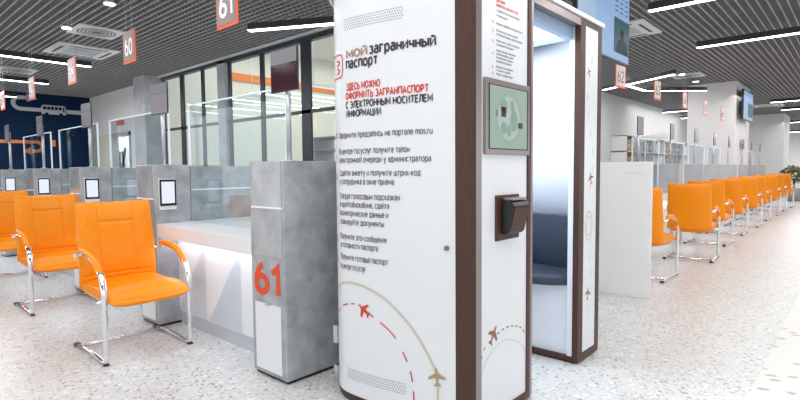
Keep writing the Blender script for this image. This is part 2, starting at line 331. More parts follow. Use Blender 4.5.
# window wall
wf = MB()
def vbar(v0, v1, z0=0, z1=3.4): wf.box((5.20, v0, z0), (5.235, v1, z1))
vbar(11.82, 11.90); vbar(10.88, 11.04); vbar(10.0, 10.1); vbar(8.96, 9.06); vbar(7.86, 7.97); vbar(6.56, 6.80); vbar(4.6, 4.8)
wf.box((5.17, 9.0, 3.32), (5.27, 11.9, 3.4)); wf.box((5.17, 4.6, 3.30), (5.27, 9.0, 3.4)); wf.box((5.20, 4.6, 2.17), (5.235, 11.9, 2.225))
wf.box((5.17, 4.6, 0), (5.27, 11.9, .12))
win = struct('window_1', wf, 'frame')
obj('mullion', MB().box((5.17, 9.10, 0), (5.27, 9.40, 3.4)), 'concrete_lt', win)
obj('header', MB().box((5.10, 4.6, 3.38), (5.3, 12, 3.46)), 'white', win)
obj('pane', MB().box((5.215, 4.6, .1), (5.222, 11.9, 3.35)), 'winglass', win)
# bright office behind the windows
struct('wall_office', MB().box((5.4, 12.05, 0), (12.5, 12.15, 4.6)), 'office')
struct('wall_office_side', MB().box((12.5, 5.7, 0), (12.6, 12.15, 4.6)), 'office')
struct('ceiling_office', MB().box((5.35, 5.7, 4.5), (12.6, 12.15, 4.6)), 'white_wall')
struct('trim_2', MB().box((6.95, 12.0, 3.57), (12.5, 12.045, 3.765)), 'orange')
for k, (za, ya) in enumerate([(2.9, 10.3), (2.9, 9.2), (2.9, 8.1)]):
    t = thing('office_light', (7.5, ya, za), ['linear ceiling light farthest inside the glazed office', 'linear ceiling light midway inside the glazed office', 'linear ceiling light nearest the glazing inside the office'][k], 'light', 'lights in the glazed office')
    obj('light_housing', MB().box((6.2, ya-.02, za+.015), (11, ya+.02, za+.06)), 'white', t)
    obj('diffuser', MB().box((6.2, ya-.02, za), (11, ya+.02, za+.015)), 'led_soft', t)
    for xh in (6.5, 10.5): obj('hanger', MB().box((xh, ya-.005, za+.06), (xh+.01, ya+.005, 4.5)), 'steel', t)
t = thing('storage_rack', (6.3, 7.15, 0), 'white shelf rack seen behind the glazing above the grey post 61', 'shelf')
rk = MB(); rk.box((6.0, 6.85, 0), (6.5, 6.88, 1.85)); rk.box((6.0, 7.5, 0), (6.5, 7.53, 1.85))
obj('side_panel', rk, 'white', t)
for z in (.3, .7, 1.1, 1.35, 1.6, 1.83): obj('shelf', MB().box((6.0, 6.88, z), (6.5, 7.5, z+.03)), 'pictogram', t)

# right-hand side walls and columns
struct('wall_right', MB().box((8.5, 5.56, 0), (44, 5.7, 3.62)), 'white_wall')
struct('wall_end', MB().box((40, -9, 0), (40.2, 5.6, 3.62)), 'white_wall')
c2 = struct('column_2', MB().box((15.3, 2.42, 0), (17.4, 3.50, 3.4)), 'white_wall')
c3 = struct('column_3', MB().box((26, 2.42, 0), (28, 3.62, 3.4)), 'white_wall')

# ------------------------------------------------------------------ chairs
def pad(mb, nx, ny, fn, th, grooves, e=5.0, puff=0.):
    """closed cushion: fn(a, b, n) -> position, a,b in [-1,1], n offset along thickness"""
    def prof(a): return max(0., 1-abs(a)**e)**(1/2.4)
    def lat(i, n):
        t = -1+2*i/n; return math.copysign(1-(1-abs(t))**1.6, t) if abs(t) > 0 else 0
    vs = []; fs = []
    for side in (1, -1):
        for j in range(ny+1):
            for i in range(nx+1):
                a, b = lat(i, nx), lat(j, ny); h = th/2*prof(a)*prof(b)
                if side > 0:
                    h *= 1+puff*math.cos(a*math.pi/2)*math.cos(b*math.pi/2)
                    for gf in grooves: h -= .011*math.exp(-(gf(a, b)/.017)**2)*prof(a)*prof(b)
                else:
                    h -= .005*math.exp(-(a/.02)**2)*prof(b)
                vs.append(fn(a, b, side*h))
    n1 = (nx+1)*(ny+1)
    for j in range(ny):
        for i in range(nx):
            q = j*(nx+1)+i; fs.append((q, q+1, q+nx+2, q+nx+1)); fs.append((n1+q, n1+q+nx+1, n1+q+nx+2, n1+q+1))
    for i in range(nx):
        fs.append((i+1, i, n1+i, n1+i+1)); q = ny*(nx+1)+i; fs.append((q, q+1, n1+q+1, n1+q))
    for j in range(ny):
        q = j*(nx+1); fs.append((q, q+nx+1, n1+q+nx+1, n1+q)); q = j*(nx+1)+nx; fs.append((q+nx+1, q, n1+q, n1+q+nx+1))
    mb.add(vs, fs, True); return mb
def make_chair(label):
    """faces -Y; origin on the floor midway between front legs (y=-.29) and rear toes (y=+.29)"""
    t = thing('visitor_chair', (0, 0, 0), label, 'chair', 'orange visitor chairs')
    def back(a, b, n):
        z = .725+b*.305; y = .235+.085*((b+1)/2)+.030*(b*b)*(1 if b < 0 else .2)-.040*a*a-n
        return (a*(.262-.006*b), y, z+n*.15+(.010*a*a if b > 0 else 0)*b)
    gb = [lambda a, b: (abs(a)-.46)*.8 if b > -.78 else 9, lambda a, b: (b-.52) if abs(a) < .46 else 9, lambda a, b: (b+.72)]
    obj('backrest', pad(MB(), 90, 76, back, .098, gb, 5, .15), 'leather', t, local=True)
    def seat(a, b, n):
        y = -.05+b*.305; z = .432+.018*(-b)*(1 if b < 0 else -.6)-(.050*max(0, -b-.55)**1.3*2)
        return (a*.258, y, z+n-.012+.006*a*a)
    gs = [lambda a, b: (b-.66)]
    obj('seat', pad(MB(), 40, 40, seat, .125, gs, 5, .22), 'leather', t, local=True)
    for s in (-1, 1):
        x = s*.280
        path = [(x, .215, .668), (x, .15, .690), (x, .06, .694), (x, -.05, .684), (x, -.16, .657), (x, -.235, .612), (x, -.280, .550), (x, -.300, .490), (x, -.303, .40), (x, -.298, .25), (x, -.292, .10), (x, -.290, .045)]
        path = [tuple(q) for q in spline(path, 4)]
        n = len(path); ra = [.020 if k < n*.62 else .020-.004*min(1, (k-n*.62)/8) for k in range(n)]; rb = [.008 if k < n*.5 else .008+.004*min(1, (k-n*.5)/8) for k in range(n)]
        arm = obj('arm_frame', MB().tube(path, ra, rb, n=12), 'chrome', t, local=True)
        pp = spline([(x, .155, .704), (x, .08, .714), (x, 0, .711), (x, -.11, .690), (x, -.195, .647), (x, -.248, .585)], 5)
        m_ = len(pp); wr = [0.0235*math.sin(math.pi*min(1, max(.12, k/(m_-1)*.94+.06))*.5)**.4 if k < 3 else (0.0235 if k < m_-2 else .021) for k in range(m_)]
        obj('arm_pad', MB().tube([tuple(q) for q in pp], wr, .017, n=14), 'leather', t, local=True)
        obj('knob', MB().tube([(s*.245, .212, .666), (s*.302, .212, .666)], .015, n=14), 'chrome', t, local=True)
        run = spline([(x, -.292, .06), (x, -.290, .026), (x, -.262, .016), (x, -.12, .024), (x, .05, .030), (x, .18, .024), (x, .250, .014), (x, .292, .014)], 5)
        obj('runner', MB().tube([tuple(q) for q in run], .017, .010, n=12), 'chrome', t, local=True)
        obj('glide', MB().box((x-.019, .262, .002), (x+.019, .312, .024)).box((x-.018, -.30, .0), (x+.018, -.262, .010)), 'black', t, .004, local=True)
    obj('cross_bar', MB().tube([(-.28, .19, .024), (.28, .19, .024)], .013, side=(0, 1, 0), n=10), 'chrome', t, local=True)
    obj('seat_rail', MB().tube([(-.297, -.19, .395), (.297, -.19, .395)], .012, side=(0, 1, 0), n=8), 'chrome', t, local=True)
    return t
LC = [(1.432, 3.89, 0, 'orange leather visitor chair beside desk 61, largest and nearest in the left row'),
      (1.432, 5.67, 0, 'orange leather chair directly behind the nearest one in the left row'),
      (1.424, 7.52, 0, 'orange leather chair cut off by the left edge of the photo')]
chair0 = make_chair(LC[0][3])
for i, (u, v, rz, lab) in enumerate(LC):
    c = chair0 if i == 0 else copy_tree(chair0); c.location = (u, v, 0); c.rotation_euler = (0, 0, R(rz)); c['label'] = lab
    c['group'] = 'orange visitor chairs of the left row'
ords = ['orange leather chair seen from behind, half hidden by the white divider panel',
        'orange chair seen full from behind, second in the right row from the white divider',
        'orange leather chair third along the right row from the white divider',
        'orange leather chair fourth along the right row from the white divider',
        'orange leather chair fifth along the right row from the white divider',
        'orange leather chair sixth along the right row, near the white column',
        'orange leather chair seventh along the right row, third from its far end',
        'orange leather chair next to last at the far end of the right row',
        'orange leather chair at the very far end of the right row by the plants']
for k in range(9):
    c = copy_tree(chair0); c.location = (6.29+1.68*k+(0, -.02, .04, .0, .02, -.03, .0, .03, 0)[k], 1.86+(0, -.13, .0, .02, 0, .03, 0, .02, 0)[k], 0)
    c.rotation_euler = (0, 0, R(90+(0, 3, -1, 1, 0, -2, 1, 0, 0)[k])); c['label'] = ords[k]; c['group'] = 'orange visitor chairs of the right row'

# ------------------------------------------------------------------ left counters
LV = [2.45, 4.18, 5.95, 7.72, 9.50]
nums = ['61', '60', '59', '58', '57']
where = ['nearest, beside the booth', 'behind the nearest orange chair', 'third from the booth', 'fourth from the booth', 'farthest of the left row']
def post(v, num, lab):
    t = thing('counter_post', (1.88, v+.165, 0), lab, 'counter post', 'grey posts of the left counters')
    obj('body', MB().box((1.735, v, .02), (2.16 if num == '61' else 2.03, v+.35, 1.308)), 'concrete', t, .003)
    obj('plinth', MB().box((1.75, v+.012, 0), (2.15 if num == '61' else 2.02, v+.338, .02)), 'black', t)
    d = obj('door', MB().box((1.728, v+.045, .045), (1.7345, v+.31, .455)), 'white', t, .002)
    obj('door_pull', MB().box((1.724, v+.15, .445), (1.7345, v+.20, .461)), 'steel', d)
    obj('ledge_strip', MB().box((1.722, v+.012, 1.030), (1.7345, v+.32, 1.040)), 'edge', t)
    obj('glossy_panel', MB().box((1.7315, v+.02, .74), (1.7349, v+.31, 1.30)), 'concrete_gl', t)
    m_ = MB(); text_flat(m_, num, (1.7335, v+.300, .520), (0, -1, 0), Z, .235, .165, .022)
    obj('number', m_, 'numred', t)
    return t
M['concrete_gl'] = mat('glossy_concrete', (.42, .42, .43), .12, noise=.22, nscale=5.5, coat=.6)
for v, num, wh in zip(LV, nums, where):
    post(v, num, 'grey concrete-look counter post with red number %s and white door, %s' % (num, wh))
    t = thing('side_partition', (2.5, v+.03, 0), 'grey concrete-look partition running back from post %s' % num, 'partition', 'partitions of the left counters')
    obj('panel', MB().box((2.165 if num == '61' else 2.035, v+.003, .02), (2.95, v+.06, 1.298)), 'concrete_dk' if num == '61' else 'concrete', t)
    if num != '61': obj('white_line', MB().box((2.04, v-.004, 1.095), (2.93, v+.003, 1.106)), 'edge', t)  # thin white line along the partition face
M['tab_frame'] = mat('tablet_bezel', (.02, .02, .025), .2)
for v, num, wh in list(zip(LV, nums, where))[1:]:
    vv = v-.001 ; t = thing('wall_tablet', (1.838, v, .97), 'small tablet with lit screen and white surround on the face of grey post %s' % num, 'tablet', 'tablets on the counter posts')
    obj('mount', MB().box((1.766, v-.012, .945), (1.906, v-.0005, 1.195)), 'white', t, .006)
    obj('bezel', MB().box((1.770, v-.018, .978), (1.902, v-.0125, 1.190)), 'tab_frame', t, .002)
    obj('display', MB().box((1.784, v-.020, .998), (1.888, v-.0185, 1.172)), 'tab', t)
for i in range(4):
    v0 = LV[i]+.351; v1 = LV[i+1]-.002; num = nums[i]
    t = thing('counter_desk', (2.3, (v0+v1)/2, 0), 'white counter desk with hatched front between posts %s and %s' % (num, nums[i+1]), 'desk', 'white desks of the left counters')
    obj('worktop', MB().box((1.74, v0, .73), (2.9, v1, .837)), 'white', t, .003)
    obj('front_panel', MB().box((1.907, v0, .105), (1.93, v1, .73)), 'white', t)
    obj('plinth', MB().box((1.915, v0, 0), (1.95, v1, .105)), 'pictogram', t)
    # sawtooth relief: parallel diagonal ridges filling right triangles
    h = MB(); q = v1
    while q > v0+.02:
        a = q; b = max(q-.46, v0)   # base from a (left) to b (right), apex over b
        z0, z1 = .11, .70; W = a-(q-.46)
        n = 20
        for k in range(n):
            f0 = k/n; f1 = (k+.5)/n
            # ridges parallel to the hypotenuse, stepping toward the right angle corner
            def pt(f, top):
                s = 1-f
                return (q-.46+(W*s if not top else 0), z0+((z1-z0)*s if top else 0))
            P = [pt(f0, False), pt(f0, True), pt(f1, True), pt(f1, False)]
            if min(x for x, _ in P) < v0: continue
            h.add([(1.9055, x, z) for x, z in P], [(0, 1, 2, 3)])
        q -= .5
    obj('hatch_relief', h, 'hatch', t)
    obj('under_light', MB().box((1.80, v0+.05, .722), (1.84, v1-.05, .7295)), 'led_cool', t)
    t = thing('glass_screen', (2.0, (v0+v1)/2, .837), 'clear glass screen with white edges standing on the desk beside post %s' % nums[i+1], 'glass screen', 'glass screens of the left counters')
    obj('pane', MB().box((2.028, v0+.02, .84), (2.036, v1+.0, 1.79)), 'glass', t)
    e = MB(); e.box((2.026, v0+.02, 1.790), (2.038, v1, 1.80)); e.box((2.024, v1-.010, 1.30), (2.040, v1, 1.80)); e.box((2.024, v0+.012, .84), (2.040, v0+.022, 1.80))
    obj('edge_trim', e, 'edge', t)
# paper stand on desk 61
t = thing('desk_display_stand', (1.93, 2.99, .837), 'white slanted display stand on the desk next to post 61', 'stand')
s_ = MB(); s_.add([(1.86, 2.84, .838), (1.86, 3.02, .838), (2.0, 2.92, 1.13), (2.0, 2.84, 1.13), (1.875, 2.84, .838), (1.875, 3.02, .838), (2.012, 2.92, 1.13), (2.012, 2.84, 1.13)],
  [(0,1,2,3),(7,6,5,4),(0,4,5,1),(1,5,6,2),(2,6,7,3),(3,7,4,0)])
obj('panel', s_, 'paper', t)
obj('back_foot', MB().box((1.90, 2.845, .8372), (2.02, 2.855, .85)), 'paper', t)

def monitor(loc, rz, label, group, near=False):
    """thin screen on a pole; screen faces -X locally; base of pole on the post top"""
    t = thing('counter_monitor', loc, label, 'monitor', group, rz)
    top = .672; hgt = .255; w = .135
    obj('pole', MB().cyl((.016, 0, 0), .016, .56, 14), 'steel', t, local=True)
    obj('pole_base', MB().cyl((.016, 0, 0), .035, .008, 18), 'steel', t, local=True)
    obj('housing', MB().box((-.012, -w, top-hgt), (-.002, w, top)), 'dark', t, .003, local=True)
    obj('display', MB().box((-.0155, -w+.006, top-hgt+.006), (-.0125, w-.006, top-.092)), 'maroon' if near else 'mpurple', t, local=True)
    obj('reflection_band', MB().box((-.0155, -w+.006, top-.090), (-.0125, w-.006, top-.006)), 'mgrey', t, local=True)  # reflection on the upper screen, painted as a grey band
    return t
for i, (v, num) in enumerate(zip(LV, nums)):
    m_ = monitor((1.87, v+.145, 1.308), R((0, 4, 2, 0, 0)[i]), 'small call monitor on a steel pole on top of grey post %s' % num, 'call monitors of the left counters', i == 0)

# hanging number signs
def sign(loc, rz, num, label, style, group):
    """faces -X locally, hangs from the ceiling; loc is the bottom centre"""
    t = thing('number_sign', loc, label, 'sign', group, rz)
    w, h = .145, .300
    obj('border', MB().box((-.004, -w, 0), (.004, w, h)), 'signor' if style == 0 else 'signred', t, local=True)
    obj('face', MB().box((-.0065, -w+(.022), .026), (-.0045, w-.014, h-.004)), 'signgrey' if style == 0 else 'signpale', t, local=True)
    m_ = MB(); text_flat(m_, num, (-.0085, .085, .085), (0, -1, 0), Z, .165, .135, .02)
    obj('number', m_, 'paper' if style == 0 else 'mgrey', t, local=True)
    wr = MB(); top = CEIL-loc[2]
    for s in (-.07, .07): wr.box((-.001, s-.0015, h), (.001, s+.0015, top))
    obj('hanging_wire', wr, 'steel', t, local=True)
    return t
for i, (cv, num) in enumerate(zip([3.465, 5.26, 6.98, 8.76, 10.55], nums)):
    sign((2.0, cv, 2.295), 0, num, 'hanging sign reading %s on two wires, orange border' % num, 0 if i < 2 else 1, 'hanging number signs of the left counters')

# ------------------------------------------------------------------ right counters
t = thing('divider_panel', (5.19, 1.9, 0), 'tall plain white divider panel standing beside the booth', 'partition')
obj('board', MB().box((5.17, 1.47, 0), (5.21, 2.6, 1.308)), 'white_wall', t, .003)
m_ = MB(); text_flat(m_, 'мои документы', (5.1685, 1.72, 1.195), (0, -1, 0), Z, .17, .018, .0)
obj('small_lettering', m_, 'hairline', t)
RU = [7.70+1.66*k for k in range(8)]
rn = ['62', '63', '64', '65', '66', '67', '68', '69']
oth = ['first', 'second', 'third', 'fourth', 'fifth', 'sixth', 'seventh', 'last']
for k, u in enumerate(RU):
    if 15.0 < u < 17.6: vb = 2.41
    else: vb = 3.05
    t = thing('counter_partition', (u+.03, 2.5, 0), 'grey concrete-look counter partition, %s along the right row behind the chairs' % oth[k], 'partition', 'partitions of the right counters')
    obj('post', MB().box((u, 2.25, .02), (u+.28, min(2.56, vb), 1.308)), 'concrete_lt', t, .003)
    if vb > 2.6: obj('panel', MB().box((u, 2.563, .02), (u+.05, vb, 1.298)), 'concrete_lt', t)
    obj('plinth', MB().box((u+.02, 2.27, 0), (u+.26, min(2.54, vb-.02), .02)), 'black', t)
    if k < 7:
        t = thing('counter_desk', (u+.9, 2.5, 0), 'white counter desk behind the chairs, %s along the right row' % oth[k], 'desk', 'white desks of the right counters')
        vv1 = 2.40 if 14 < u+.3 < 17.5 else 3.3
        obj('worktop', MB().box((u+.285, 2.24, .73), (u+1.655, vv1, .837)), 'white', t)
        obj('front_panel', MB().box((u+.285, 2.36, .0), (u+1.655, 2.385, .73)), 'white', t)
        obj('under_light', MB().box((u+.33, 2.28, .722), (u+1.62, 2.31, .7295)), 'led_cool', t)
        if k not in (4, 5):
            t = thing('glass_screen', (u+.9, 2.55, .837), 'clear glass screen with white edges on the %s desk of the right row' % oth[k], 'glass screen', 'glass screens of the right counters')
            obj('pane', MB().box((u+.30, 2.55, .84), (u+1.62, 2.558, 1.70)), 'glass', t)
            obj('edge_trim', MB().box((u+.30, 2.545, 1.695), (u+1.62, 2.562, 1.71)).box((u+.30, 2.545, .84), (u+.315, 2.562, 1.71)).box((u+1.605, 2.545, .84), (u+1.62, 2.562, 1.71)), 'edge', t)
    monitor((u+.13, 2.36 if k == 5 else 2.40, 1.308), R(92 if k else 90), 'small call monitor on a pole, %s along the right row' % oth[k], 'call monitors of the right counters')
for k in range(7):
    sign((7.3+1.70*k, 2.5, 2.34), R((83, 87, 90)[min(k, 2)]), rn[k], 'hanging sign reading %s on two wires, coral border' % rn[k], 1, 'hanging number signs of the right counters')

# shelves with binders against the right wall
t = thing('shelving_unit', (19, 5.3, 0), 'long white shelving unit holding files against the far right-hand wall', 'shelving')
for k in range(7): obj('upright', MB().box((15.5+k*1.25, 5.1, 0), (15.54+k*1.25, 5.55, 2.2)), 'white', t)
for z in (.35, .8, 1.2, 1.72, 2.18): obj('shelf', MB().box((15.5, 5.1, z), (23.04, 5.55, z+.03)), 'white', t)
kk = 0
for bay in range(6):
    for z in (1.23, 1.75):
        n = 3 if (bay+int(z*10)) % 2 else 4
        for j in range(n):
            x0 = 15.65+bay*1.25+j*.26; c_ = ['beige', 'amber', 'paper', 'greyink', 'beige', 'paper'][(bay*5+j*3+int(z)) % 6]
            b = thing('file_box', (x0+.1, 5.25, z), 'upright %s file box on the %s shelf of the long white shelving' % ({'beige': 'beige', 'amber': 'amber', 'paper': 'white', 'greyink': 'dark'}[c_], 'upper' if z > 1.5 else 'lower'), 'file box', 'file boxes on the shelving (%s, %s)' % (c_, 'upper' if z > 1.5 else 'lower'))
            obj('box', MB().box((x0, 5.12, z+.001), (x0+.20, 5.45, z+.30+.06*((j+bay) % 3))), c_, b)
            obj('spine_label', MB().box((x0+.05, 5.117, z+.10), (x0+.15, 5.1195, z+.20)), 'white', b)
# grey cabinet and self-service terminal behind the first right counter
t = thing('grey_cabinet', (9.2, 3.9, 0), 'tall plain grey cabinet behind the divider panel', 'cabinet')
obj('cabinet_body', MB().box((9.0, 3.72, 0), (9.4, 4.02, 1.95)), 'steel', t, .004)
obj('door', MB().box((8.985, 3.74, .05), (8.9995, 4.0, 1.3)), 'pictogram', t)
obj('door', MB().box((8.985, 3.74, 1.32), (8.9995, 4.0, 1.93)), 'pictogram', t)
t = thing('service_terminal', (8.5, 4.1, 0), 'grey self-service terminal with a bluish screen left of the grey cabinet', 'terminal')
obj('terminal_body', MB().box((8.3, 3.85, 0), (8.6, 4.22, 1.9)), 'steel', t, .02)
obj('screen', MB().box((8.29, 3.90, 1.25), (8.2995, 4.10, 1.8)), 'tvblue2', t)
t = thing('desk_lamp', (9.95, 2.95, .837), 'white arm lamp with flat head above the first right counter', 'lamp')
obj('stem', MB().cyl((9.95, 2.95, .845), .015, .93, 10), 'white', t)
obj('stem_base', MB().cyl((9.95, 2.95, .838), .09, .02, 20), 'white', t)
obj('head', MB().tube([(9.85, 3.12, 1.72), (9.95, 2.95, 1.78), (10.15, 2.62, 1.83)], .05, .015, side=(0, 0, 1)), 'white', t)

# ------------------------------------------------------------------ televisions
def tv(u0, u1, v, z0, z1, label, big):
    t = thing('wall_screen', ((u0+u1)/2, v, z0), label, 'television')
    obj('casing', MB().box((u0, v, z0), (u1, v+.05, z1)), 'black', t, .004)
    fr = .018 if big else .03
    obj('display', MB().box((u0+fr, v-.004, z0+fr), (u1-fr, v-.0005, z1-fr)), 'tvblue', t)
    W = u1-u0
    if big:
        obj('light_column', MB().box((u0+fr, v-.006, z0+.02), (u0+W*.30, v-.0045, z1-.02)), 'tvblue2', t)
        obj('video_picture', MB().box((u0+W*.66, v-.008, z0+.10), (u1-fr, v-.0065, z0+.50)), 'tvdark', t)
        m_ = MB(); m_.disc((u0+W*.83, v-.010, z0+.33), .062, X, Z, 20)
        m_.add([(u0+W*.70, v-.010, z0+.10), (u0+W*.96, v-.010, z0+.10), (u0+W*.93, v-.010, z0+.22), (u0+W*.87, v-.010, z0+.27), (u0+W*.79, v-.010, z0+.27), (u0+W*.73, v-.010, z0+.22)], [(0, 1, 2, 3, 4, 5)])
        obj('silhouette', m_, 'tvman', t)
        m_ = MB()
        for r in range(5):
            for c_ in range(3): m_.box((u0+W*(.68+.105*c_), v-.008, z0+.57+r*.055), (u0+W*(.74+.105*c_), v-.0065, z0+.585+r*.055))
        obj('figures', m_, 'tvink', t)
        br = MB().box((u0+W*.3, v+.05, z1-.1), (u0+W*.3+.04, v+.09, CEIL)).box((u0+W*.7, v+.05, z1-.1), (u0+W*.7+.04, v+.09, CEIL))
        obj('ceiling_bracket', br, 'black', t)
    else:
        obj('video_picture', MB().box((u0+W*.45, v-.008, z0+.1), (u1-fr, v-.0065, z0+.45)), 'tvdark', t)
        obj('wall_bracket', MB().box((u0+W*.3, v+.05, z0+.2), (u0+W*.7, 2.4199, z0+.5)), 'black', t)
tv(5.15, 6.70, 2.20, 2.505, 3.375, 'large screen with pale blue display hanging behind the booth roof', True)
tv(15.40, 16.85, 2.27, 2.45, 3.20, 'screen with blue display mounted on the side of the white column', False)

# ------------------------------------------------------------------ lights and ceiling units
def bar(a, b, label, group='linear ceiling lights', wires=True, strength='led'):
    a = Vector((a[0], a[1], 3.10)); b = Vector((b[0], b[1], 3.10)); d = (b-a); L_ = d.length; d.normalize(); n = Vector((-d.y, d.x, 0))
    t = thing('linear_light', ((a+b)/2)[:], label, 'ceiling light', group)
    obj('light_housing', MB().slab(a-n*.045+Vector((0, 0, .008)), d, n, Vector((0, 0, 1)), L_, .09, .085), 'dark', t)
    obj('diffuser', MB().slab(a-n*.040, d, n, Vector((0, 0, 1)), L_, .08, .008), strength, t)
    w_ = MB()
    for f in (.12, .62):
        q = a+d*L_*f; w_.box((q.x-.002, q.y-.002, 3.19), (q.x+.002, q.y+.002, CEIL))
    obj('hanging_wire', w_, 'steel', t)
bar((-1.0, 10.16), (3.20, 10.16), 'black linear light with white glow at upper left, nearest of the left ones')
bar((-1.0, 12.74), (3.20, 12.74), 'black linear light at left, second behind the 59 sign')
bar((-1.0, 15.45), (3.20, 15.45), 'black linear light farthest left, close to the navy wall')
bar((3.836, 6.10), (5.05, 3.80), 'slanted black linear light above the window wall beside the booth top')
bar((6.63, 1.95), (6.63, -.8), 'black linear light at top right, nearest the booth')
bar((9.15, 1.98), (9.15, -1.2), 'long black linear light at right, second in line from the booth')
bar((11.40, 2.86), (12.45, 4.65), 'black linear light slanting left from the white column, upper arm of the V')
bar((12.20, 4.02), (13.30, 3.97), 'short linear light forming the bend of the zigzag lights')
bar((13.36, 3.95), (14.40, 2.90), 'black linear light running from the zigzag bend to the white column')
bar((19.0, 5.10), (19.0, 3.9), 'short black linear light left of the white column')
bar((21.8, 5.2), (21.8, 4.0), 'shorter black linear light behind it, left of the white column')
bar((18.4, 2.05), (18.4, -.8), 'black linear light right of the white column, nearest of the far ones')
bar((21.1, 2.05), (21.1, -.8), 'black linear light right of the white column, second of the far ones')
bar((27.4, 2.35), (27.4, -.8), 'small linear light above the far white column')
bar((35.0, 3.2), (35.0, -.8), 'smallest linear light near the far end wall')

def cassette(u0, v0, w, label):
    t = thing('air_conditioner_cassette', (u0+w/2, v0+w/2, CEIL-.03), label, 'air conditioner', 'ceiling cassettes')
    obj('fascia', MB().box((u0, v0, CEIL-.032), (u0+w, v0+w, CEIL-.002)), 'white', t, .008)
    obj('grille', MB().box((u0+.24*w, v0+.24*w, CEIL-.036), (u0+.76*w, v0+.76*w, CEIL-.0325)), 'pictogram', t)
    for s in range(4):
        a, b = (.2, .8); q0, q1 = (.09, .13)
        bx = [(a, q0, b, q1), (a, 1-q1, b, 1-q0), (q0, a, q1, b), (1-q1, a, 1-q0, b)][s]
        obj('louvre', MB().box((u0+bx[0]*w, v0+bx[1]*w, CEIL-.037), (u0+bx[2]*w, v0+bx[3]*w, CEIL-.0325)), 'dark', t)
cassette(2.64, 9.82, .95, 'square white air conditioner cassette in the left part of the ceiling')
cassette(7.95, 2.42, .95, 'square white air conditioner cassette beside the large hanging screen')
cassette(21.6, 2.1, .95, 'distant white air conditioner cassette to the right of the white column')
def diffuser(u0, v0, w, label):
    t = thing('air_diffuser', (u0+w/2, v0+w/2, CEIL-.02), label, 'air vent', 'square ceiling diffusers')
    obj('plate', MB().box((u0, v0, CEIL-.022), (u0+w, v0+w, CEIL-.002)), 'white', t)
    g = MB(); cx, cy = u0+w/2, v0+w/2
    for r0 in (.10, .15, .20, .25):
        n = 32; vs = []
        for k in range(n):
            a = 2*math.pi*k/n
            for rr in (r0-.012, r0+.012): vs.append((cx+rr*math.cos(a), cy+rr*math.sin(a), CEIL-.024))
        g.add(vs, [(2*k, 2*k+1, (2*k+3) % (2*n), (2*k+2) % (2*n)) for k in range(n)])
    g.disc((cx, cy, CEIL-.024), .07, X, (0, 1, 0))
    obj('slot_ring', g, 'greyink', t)
diffuser(2.54, 8.43, .64, 'square white ceiling diffuser with round grille above the 60 sign')
diffuser(2.45, 12.85, .62, 'square white ceiling diffuser with round grille near the navy wall')
diffuser(13.25, 2.80, .62, 'square white ceiling diffuser in front of the white column')
for (u, v, lab) in [(2.50, 7.15, 'round downlight at the top edge above the 60 sign'), (2.47, 8.78, 'round downlight touching the left square diffuser'), (14.55, 3.16, 'round downlight just before the white column'), (13.2, 3.15, 'round downlight beside the diffuser near the zigzag lights')]:
    t = thing('downlight', (u, v, CEIL-.03), lab, 'ceiling light', 'round downlights')
    obj('ring', MB().cyl((u, v, CEIL-.026), .075, .024, 24), 'white', t)
    obj('lens', MB().cyl((u, v, CEIL-.030), .06, .003, 24), 'down', t)

# ------------------------------------------------------------------ the booth
B = thing('passport_photo_booth', (2.72, 1.8, 0), 'large white biometric passport booth with brown frames and curved printed front', 'booth')
C0 = [(1.97, 1.41), (1.905, 1.58), (1.862, 1.76), (1.841, 1.93), (1.843, 2.06), (1.87, 2.14), (1.925, 2.21), (2.0, 2.26), (2.1, 2.29)]
D = spline([(a, b, 0) for a, b in C0], 12)
S = [0.]
for i in range(len(D)-1): S.append(S[-1]+(D[i+1]-D[i]).length)
def surf(s, z, off=.0025):
    s = max(0., min(S[-1]-1e-6, s)); i = 0
    while S[i+1] < s: i += 1
    f = (s-S[i])/(S[i+1]-S[i]); p = D[i].lerp(D[i+1], f); t = (D[i+1]-D[i]).normalized()
    nn = Vector((-t.y, t.x, 0))
    if nn.x > 0 and s < .7: nn = -nn
    return Vector((p.x, p.y, z))+Vector((-t.y, t.x, 0))*off
def strip(mb, plan, z0, z1, closed=False, thick=.03, inward=1):
    """vertical sheet following plan points, with thickness"""
    P = [Vector((p[0], p[1])) for p in plan]; n = len(P); Q = []
    for i, p in enumerate(P):
        t = (P[min(i+1, n-1)]-P[max(i-1, 0)]).normalized(); Q.append(p+Vector((t.y, -t.x))*thick*inward)
    vs = [(p.x, p.y, z0) for p in P]+[(p.x, p.y, z1) for p in P]+[(p.x, p.y, z0) for p in Q]+[(p.x, p.y, z1) for p in Q]
    fs = []
    for i in range(n-1):
        fs += [(i, i+1, n+i+1, n+i), (2*n+i+1, 2*n+i, 3*n+i, 3*n+i+1), (n+i, n+i+1, 3*n+i+1, 3*n+i), (i+1, i, 2*n+i, 2*n+i+1)]
    fs += [(0, n, 3*n, 2*n), (n-1, 2*n+n-1, 4*n-1, 2*n-1)]
    mb.add(vs, fs, True); return mb
TOP = 2.168
front = [(p.x, p.y) for p in D]
rear = [(5.44-p.x, p.y) for p in D]
fp = obj('curved_front_panel', strip(MB(), front, .045, TOP, thick=.02), 'booth', B)
em = fp.modifiers.new('edge', 'EDGE_SPLIT'); em.split_angle = R(40)
bp = obj('curved_rear_panel', strip(MB(), rear, .045, TOP, thick=.02, inward=-1), 'booth', B); em = bp.modifiers.new('edge', 'EDGE_SPLIT'); em.split_angle = R(40)
obj('back_panel', MB().box((2.1, 2.27, .045), (3.34, 2.29, TOP)), 'booth', B)
plan = front+rear[::-1]
outline = [(1.99, 1.318)]+front+rear[::-1]+[(3.45, 1.318)]
cx, cy = 2.72, 1.8
inset = [(cx+(x-cx)*.992, cy+(y-cy)*.992) for x, y in outline]
